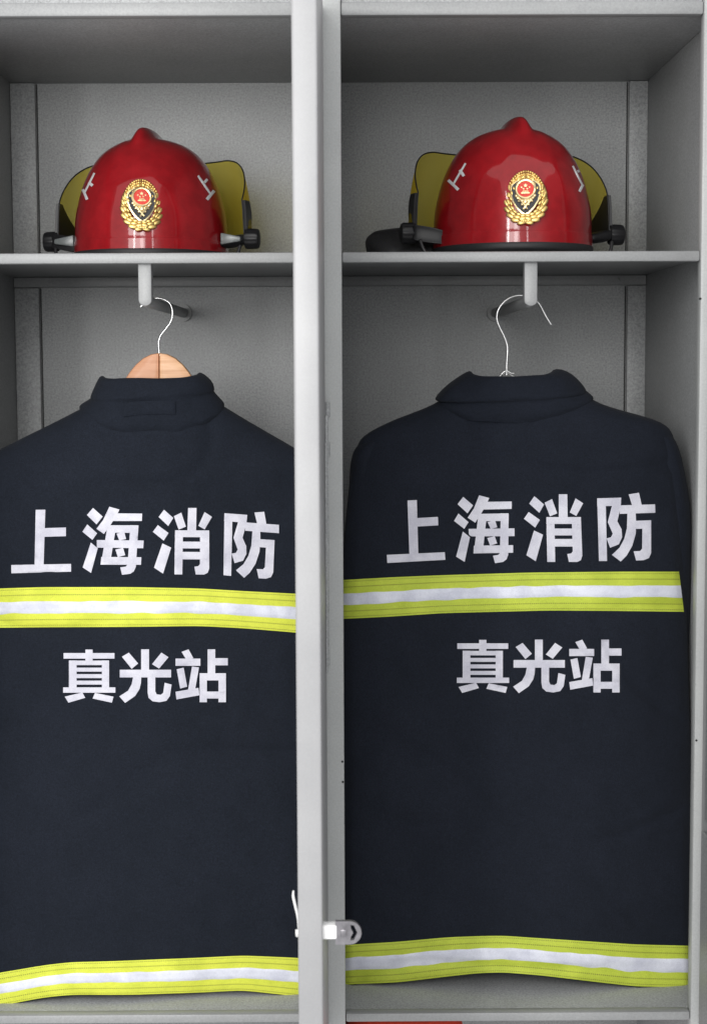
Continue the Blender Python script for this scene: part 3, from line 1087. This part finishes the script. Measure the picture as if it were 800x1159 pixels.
def emblem(root, shell_w, px, py):
    """gilt wreath round a black shield with a red medallion; built flat in x,z with -y outwards"""
    d = ray(px, py)
    loc, nor, _, _ = shell_w.ray_cast(EYE, d)
    nor = nor.normalized()
    if nor.dot(d) > 0:
        nor = -nor
    zax = (Vector((0, 0, 1)) - nor * nor.z).normalized()
    yax = -nor
    xax = yax.cross(zax)
    mt = Matrix((xax, yax, zax)).transposed().to_4x4()
    mt.translation = loc
    W, H = 0.0325, 0.0385
    bm = bmesh.new()
    rnd = random.Random(3)
    # bent so that the plate follows the shell
    curve = 3.9

    def dome(o):
        for v in o.data.vertices:
            v.co.y += (v.co.x ** 2) * curve * 0.9
        o.data.transform(mw(root).inverted() @ mt)
        return o
    # backing ring
    for k in range(60):
        a = 2 * math.pi * k / 60
        ell(bm, (0.82 * W * math.cos(a), -0.0008, -0.001 + 0.84 * H * math.sin(a)), 0.0052, 0.0016, 0.0052, 0, 8, 4)
    # leaves of the two branches, growing upward from the foot
    for s in (1, -1):
        for row, (rad, ln, wd) in enumerate(((0.98, 0.0125, 0.0042), (0.85, 0.0105, 0.0036), (0.73, 0.0080, 0.0028))):
            nl = (9, 10, 11)[row]
            for i in range(nl):
                t = i / (nl - 1)
                a = -math.pi / 2 + 0.14 + t * (math.pi * 0.80 if row == 0 else math.pi * 0.9)
                sc_ = 1.0 - 0.35 * t
                rx = W * rad * (1.06 - .30 * t)
                x = s * rx * math.cos(a)
                z = -0.001 + H * rad * math.sin(a) * 0.97
                tang = math.atan2(H * math.cos(a), -rx * math.sin(a))
                ang = tang - 0.42
                ang = ang - math.pi / 2
                ell(bm, (x, -0.0022 - 0.0009 * row + 0.0004 * rnd.random(), z), wd * sc_, 0.0019, ln * sc_ * .62, ang if s > 0 else -ang, 8, 6)
        # crown of small beads at the top
        for i in range(9):
            a = math.pi / 2 - i * 0.12
            for rad in (0.80, 0.92, 1.02):
                ell(bm, (s * W * .84 * rad * math.cos(a), -0.003, H * rad * math.sin(a) - .001), 0.0019, 0.0014, 0.0019, 0, 7, 5)
    for i in range(5):
        ell(bm, (0.0025 * (i - 2), -0.003, -H * 0.93), 0.0022, 0.0018, 0.003, 0, 8, 5)
    e = dome(obj_bm('emblem', bm, M['gold'], root))
    # shield
    sh = []
    for k in range(41):
        t = -1 + 2 * k / 40
        sh.append((t, 0))

    def shield_poly(k):
        top = [(k * 0.0215 * math.cos(a), 0.0125 + k * 0.0135 * math.sin(a)) for a in [math.pi * i / 16 for i in range(17)]]
        left = [(-0.0213 * k, 0.004), (-0.0185 * k, -0.006 * k), (-0.0125 * k, -0.0165 * k), (-0.005 * k, -0.0245 * k), (0, -0.0275 * k)]
        right = [(-x, z) for x, z in left[::-1]][1:]
        return top + left + right
    bm = bmesh.new()
    prism(bm, shield_poly(1.06), -0.0046, -0.001, 0.0006)
    dome(obj_bm('shield_rim', bm, M['gold_pale'], e, True, 40))
    bm = bmesh.new()
    prism(bm, shield_poly(0.94), -0.0052, -0.0015)
    dome(obj_bm('shield', bm, M['enamel_black'], e, True, 40))
    # medallion
    cz_ = 0.0105
    bm = bmesh.new()
    cir = lambda r: [(r * math.cos(2 * math.pi * i / 32), cz_ + r * math.sin(2 * math.pi * i / 32)) for i in range(32)]
    prism(bm, cir(0.0125), -0.0066, -0.003)
    dome(obj_bm('medallion', bm, M['enamel_red'], e, True, 40))
    bm = bmesh.new()
    pts = [Vector((0.0137 * math.cos(2 * math.pi * i / 36), -0.0063, cz_ + 0.0137 * math.sin(2 * math.pi * i / 36))) for i in range(37)]
    tube(bm, pts, 0.0023, 8, False)
    star(bm, 0, cz_ + 0.0052, 0.0032, -0.0073, -0.006)
    for x, z in ((-.0058, .0022), (-.0026, -0.0002), (.0026, -0.0002), (.0058, .0022)):
        star(bm, x, cz_ + z + .0005, 0.0016, -0.0073, -0.006)
    # gate
    for x0, x1, z0, z1 in ((-.0062, .0062, -.0068, -.0050), (-.0050, .0050, -.0050, -.0040), (-.0040, .0040, -.0034, -.0024)):
        bbox(bm, x0, x1, -0.0074, -0.006, cz_ + z0, cz_ + z1, 0.0002, 1)
    # gear and crossed tools under the medallion
    for k in range(9):
        a = math.pi * (1.15 + 0.7 * k / 8)
        ell(bm, (0.0150 * math.cos(a), -0.0062, cz_ - 0.0025 + 0.0150 * math.sin(a)), 0.0024, 0.0013, 0.0024, 0, 7, 5)
    for s in (1, -1):
        tube(bm, [(s * -0.0085, -0.0062, -0.0045), (s * 0.003, -0.0066, -0.0195)], [0.0024, 0.0014], 8)
        ell(bm, (s * -0.0085, -0.0064, -0.006), 0.0036, 0.0013, 0.0022, s * 0.7, 8, 5)
        ell(bm, (s * 0.0045, -0.0064, -0.0115), 0.0022, 0.0013, 0.0030, s * 0.4, 8, 5)
    ell(bm, (0, -0.0066, -0.0075), 0.0036, 0.0016, 0.0040, 0, 8, 6)
    ell(bm, (0, -0.0066, -0.0155), 0.0020, 0.0016, 0.0040, 0, 8, 6)
    dome(obj_bm('gilt_relief', bm, M['gold_pale'], e, True, 40))


SINK = 0.0125


def helmet(px, py, Y, rz, marks, em, flap, label):
    p = P(px, py, Y)
    root = empty('fire_helmet', (p.x, Y, zs - .0005 - SINK), R(rz))
    tag(root, label, 'helmet', 'red fire helmets on the locker shelves')
    bm = shell_bm()
    sh = obj_bm('shell', bm, M['shell'], root)
    bm2 = bmesh.new()
    bm2.from_mesh(sh.data)
    bm2.transform(mw(root))
    tree = BVHTree.FromBMesh(bm2)
    bm2.free()
    # rubber edging and dark lining skirt that the helmet stands on
    bm = bmesh.new()
    n = 96
    rows = []
    for h, k in ((SINK, 0.90), (SINK + .001, 0.93), (0.015, 0.95), (0.018, 0.965), (0.0182, 1.00), (0.020, 1.012), (0.0250, 1.012), (0.0285, 1.004), (0.0305, 0.98), (0.05, 0.95)):
        rows.append([bm.verts.new((RX * k * math.cos(2 * math.pi * i / n), RY * k * math.sin(2 * math.pi * i / n), h)) for i in range(n)])
    for a, b in zip(rows, rows[1:]):
        for i in range(n):
            bm.faces.new((a[i], a[(i + 1) % n], b[(i + 1) % n], b[i]))
    obj_bm('rim', bm, M['rubber'], root, True, 50)
    # visor: a cone-shaped sheet wrapped round the far side of the shell
    bm = bmesh.new()
    nu, nv = 90, 24
    th0, th1 = R(-12), R(192)
    g = []
    edge = []

    def vis(t, f):
        a = th0 + (th1 - th0) * t
        e = min(t, 1 - t) * 204            # degrees from the nearer end
        top = 0.191
        if e < 58:
            k = 1 - (e / 58)
            top -= 0.080 * (k ** 2.0)
        if 22 < e:
            top -= 0.004 * min(1, (e - 22) / 25)
        bot = 0.046 + 0.02 * min(1, e / 40)
        h = bot + (top - bot) * f
        r = 0.156 - 0.006 * ((h - 0.045) / 0.13) - 0.016 * max(0, (h - 0.09) / 0.095) ** 2
        return Vector((r * math.cos(a), 0.022 + 1.0 * r * math.sin(a), h))
    for j in range(nv + 1):
        g.append([bm.verts.new(vis(i / nu, j / nv)) for i in range(nu + 1)])
    for a, b in zip(g, g[1:]):
        for i in range(nu):
            bm.faces.new((a[i], a[i + 1], b[i + 1], b[i]))
    vz = obj_bm('visor', bm, M['visor'], root)
    bm = bmesh.new()
    tube(bm, [vis(i / nu, 1) for i in range(nu + 1)], 0.0011, 6)
    for t in (0, 1):
        tube(bm, [vis(t, j / nv) for j in range(nv + 1)], 0.0012, 6)
    obj_bm('visor_trim', bm, M['black'], vz)
    for s in (1, -1):
        t = 0 if s > 0 else 1
        # tapering arm that carries the visor
        bm = bmesh.new()
        pts, inn = [], []
        for k in range(9):
            f = k / 8
            q = vis(t, 0.02 + f * 0.97) + Vector((s * .002, 0, 0))
            q2 = vis(abs(t - (0.20 - 0.155 * f)), 0.5)
            q2.z = q.z
            o1 = Vector((q.x, q.y - .022, 0)).normalized() * 0.0032
            o2 = Vector((q2.x, q2.y - .022, 0)).normalized() * 0.0026
            pts.append((q + o1, q2 + o2, q - o1, q2 - o2))
        vs = [[bm.verts.new(c) for c in row] for row in pts]
        for a, b in zip(vs, vs[1:]):
            for i, j in ((0, 1), (1, 3), (3, 2), (2, 0)):
                bm.faces.new((a[i], a[j], b[j], b[i]))
        bm.faces.new((vs[0][0], vs[0][1], vs[0][3], vs[0][2]))
        bm.faces.new((vs[-1][0], vs[-1][1], vs[-1][3], vs[-1][2]))
        obj_bm('visor_arm', bm, M['black'], root, True, 40)
        # bracket between shell and knob
        bm = bmesh.new()
        t_ = bmesh.new()
        bmesh.ops.create_cube(t_, size=1)
        for v in t_.verts:
            x = 0.112 if v.co.x < 0 else 0.157
            hz_ = (0.0085 if v.co.x < 0 else 0.0105)
            v.co = Vector((s * x, v.co.y * (0.055 if v.co.x < 0 else 0.036) - .006, (0.042 if v.co.x < 0 else 0.0500) + v.co.z * 2 * hz_))
        bmesh.ops.bevel(t_, geom=t_.edges[:], offset=0.006, segments=1, affect='EDGES', profile=0.5)
        merge(bm, t_)
        for v in bm.verts:
            v.co += Vector((0, 1, 1)) * 0.0015 * noise.noise(v.co * 90)
        bk = obj_bm('hinge_bracket', bm, M['black'], root, True)
        md = bk.modifiers.new('subd', 'SUBSURF')
        md.levels = md.render_levels = 2
        if not flap:
         bm = bmesh.new()
         bbox(bm, min(s * .119, s * .151), max(s * .119, s * .151), -0.0345, -0.020, 0.0425, 0.0545, 0.002)
         for v in bm.verts:
            v.co.z += (abs(v.co.x) - .138) * -0.10 * (-2.0 if v.co.z > .048 else 1.5) * (-1)
         obj_bm('cover_plate', bm, M['grey_plastic'], bk, True, 40)
        # grooved knob
        bm = bmesh.new()
        nn = 48
        rows = []
        for x, r in ((0.153, 0.012), (0.1535, 0.0150), (0.157, 0.0162), (0.171, 0.0158), (0.1745, 0.0145), (0.1755, 0.011), (0.1756, 0.0)):
            rows.append([bm.verts.new((s * x, -0.006 + (r * (1 - (0.06 if (i // 2) % 2 else 0) * (1 if .1535 < x < .1745 else 0))) * math.cos(2 * math.pi * i / nn),
                                       0.0500 + (r * (1 - (0.06 if (i // 2) % 2 else 0) * (1 if .1535 < x < .1745 else 0))) * math.sin(2 * math.pi * i / nn))) for i in range(nn)])
        for a, b in zip(rows, rows[1:]):
            for i in range(nn):
                bm.faces.new((a[i], a[(i + 1) % nn], b[(i + 1) % nn], b[i]))
        bmesh.ops.remove_doubles(bm, verts=bm.verts, dist=1e-6)
        obj_bm('knob', bm, M['black'], root, True, 35)
    # chin strap end under the bracket
    for s in (1, -1):
        bm = bmesh.new()
        tube(bm, smooth_path([(s * .150, -.03, .038), (s * .146, -.036, .024), (s * .138, -.034, .0160), (s * .120, -.02, .0158)], 6), 0.0028, 8)
        obj_bm('chin_strap', bm, M['leather'], root)
    if flap:
        # leather ear flap sticking out to the side
        bm = bmesh.new()
        rows = []
        m_ = 26
        for k in range(15):
            f = k / 14
            x = -0.105 - 0.112 * f
            ztop_ = 0.066 - 0.010 * f + 0.004 * math.sin(f * 3.1) - (0.010 * max(0, f - .86) / .14)
            th = 0.026 - 0.006 * f
            row = []
            for i in range(m_ + 1):
                w = -1 + 2 * i / m_
                y = 0.078 + w * 0.055
                zc_ = ztop_ - 0.036 * abs(w) ** 2.0
                row.append((x + 0.020 * abs(w) ** 2 * f, y, zc_))
            rows.append(row)
        thk = 0.022
        vt = [[bm.verts.new(c) for c in r] for r in rows]
        vb = [[bm.verts.new((c[0] + 0.006 * (k / 14), c[1] * .92, max(SINK + 0.0006, c[2] - thk))) for c in r] for k, r in enumerate(rows)]
        for A in (vt, vb):
            for a, b in zip(A, A[1:]):
                for i in range(m_):
                    bm.faces.new((a[i], a[i + 1], b[i + 1], b[i]))
        for i in range(m_):
            bm.faces.new((vt[0][i], vt[0][i + 1], vb[0][i + 1], vb[0][i]))
            bm.faces.new((vt[-1][i], vt[-1][i + 1], vb[-1][i + 1], vb[-1][i]))
        for k in range(14):
            bm.faces.new((vt[k][0], vt[k + 1][0], vb[k + 1][0], vb[k][0]))
            bm.faces.new((vt[k][-1], vt[k + 1][-1], vb[k + 1][-1], vb[k][-1]))
        o = obj_bm('ear_flap', bm, M['leather'], root, True)
        md = o.modifiers.new('subd', 'SUBSURF')
        md.levels = md.render_levels = 1
    # stroke marks on the sides
    for strokes in marks:
        polys = []
        for (ax, ay), (bx, by), w in strokes:
            dx, dy = bx - ax, by - ay
            L = math.hypot(dx, dy)
            nx, ny = -dy / L * w / 2, dx / L * w / 2
            polys.append([((ax + nx) * 10, (ay + ny) * 10), ((bx + nx) * 10, (by + ny) * 10), ((bx - nx) * 10, (by - ny) * 10), ((ax - nx) * 10, (ay - ny) * 10)])
        ov, of = cdt(polys, 12)
        bm = bmesh.new()
        vv, ok = [], True
        for q in ov:
            loc, nor, _, _ = tree.ray_cast(EYE, ray(q.x / 10, q.y / 10))
            if loc is None:
                vv.append(None)
                continue
            nn_ = nor.normalized()
            if nn_.dot(loc - EYE) > 0:
                nn_ = -nn_
            vv.append(bm.verts.new(loc + nn_ * 0.0007))
        for f in of:
            if all(vv[i] is not None for i in f):
                try:
                    bm.faces.new([vv[i] for i in f])
                except ValueError:
                    pass
        for v in [v for v in bm.verts if not v.link_faces]:
            bm.verts.remove(v)
        from_world(obj_bm('side_mark', bm, M['mark'], root))
    emblem(root, tree, *em)
    return root


helmet(172.5, 285, 0.27, -8.5,
       [[((107.5, 196), (96.5, 218), 2.2), ((94.3, 214.5), (99.3, 226), 3.2), ((101, 206.5), (105.5, 210.5), 3.4)],
        [((224, 199), (237.5, 219), 2.4), ((233.8, 226), (242.2, 216), 3.6), ((231, 206.8), (234.6, 203), 3.0)]],
       (160.5, 232), False, 'red fire helmet with gold crest, on the shelf in the left locker bay')
helmet(579, 285, 0.17, 9.0,
       [[((527, 185), (513, 209), 2.2), ((507.5, 204), (519, 215), 3.4), ((520.5, 192.5), (525.2, 199.5), 3.2)],
        [((647.5, 188), (658.5, 210), 2.2), ((659, 209), (655, 217), 3.0), ((652.5, 194.5), (655, 193.5), 3.0)]],
       (594.5, 223.5), True, 'red fire helmet with black ear flap out, on the shelf in the right locker bay')

# ------------------------------------------------------------------ light
w = bpy.data.worlds.new('World')
sc.world = w
w.use_nodes = True
bg = w.node_tree.nodes['Background']
wt = w.node_tree
tcw = N(wt, 'ShaderNodeTexCoord').outputs['Generated']
sp = N(wt, 'ShaderNodeSeparateXYZ')
wt.links.new(tcw, sp.inputs[0])
mr = N(wt, 'ShaderNodeMapRange')
mr.inputs['From Min'].default_value = -1
mr.inputs['From Max'].default_value = 1
wt.links.new(sp.outputs['Z'], mr.inputs['Value'])
wt.links.new(ramp(wt, mr.outputs[0], (0.66, 0.665, 0.67), (1.0, 1.0, 1.0), 0.35, 0.75), bg.inputs[0])
bg.inputs[1].default_value = 1.16


def area(name, loc, target, sx, sy, power, color=(1, 1, 1)):
    l = bpy.data.lights.new(name, 'AREA')
    l.shape = 'RECTANGLE'
    l.size, l.size_y = sx, sy
    l.energy = power
    l.color = color
    o = bpy.data.objects.new(name, l)
    COL.objects.link(o)
    o.location = loc
    o.rotation_euler = (Vector(target) - Vector(loc)).to_track_quat('-Z', 'Y').to_euler()
    return o


area('room_lamp', (-0.85, -3.0, 1.70), (-0.1, 0.3, 1.2), 1.5, 1.0, 45, (1.0, 0.99, 0.97))
area('window_lamp', (-1.04, -3.1, 2.25), (-0.1, 0.3, 1.2), 0.17, 2.3, 27, (1.0, 0.99, 0.97))
area('window_lamp', (-0.20, -3.1, 2.0), (-0.2, 0.3, 1.2), 0.5, 1.2, 14, (1.0, 0.99, 0.97))
area('side_streak_light', (0.75, -3.0, 1.9), (0.1, 0.2, 1.3), 0.10, 1.8, 7, (0.97, 0.99, 1.0))  # added strip light for a streak on the helmets, no known window

vs_ = sc.view_settings
vs_.view_transform = 'Standard'
vs_.look = 'None'
vs_.exposure = 0.0
vs_.gamma = 1.0
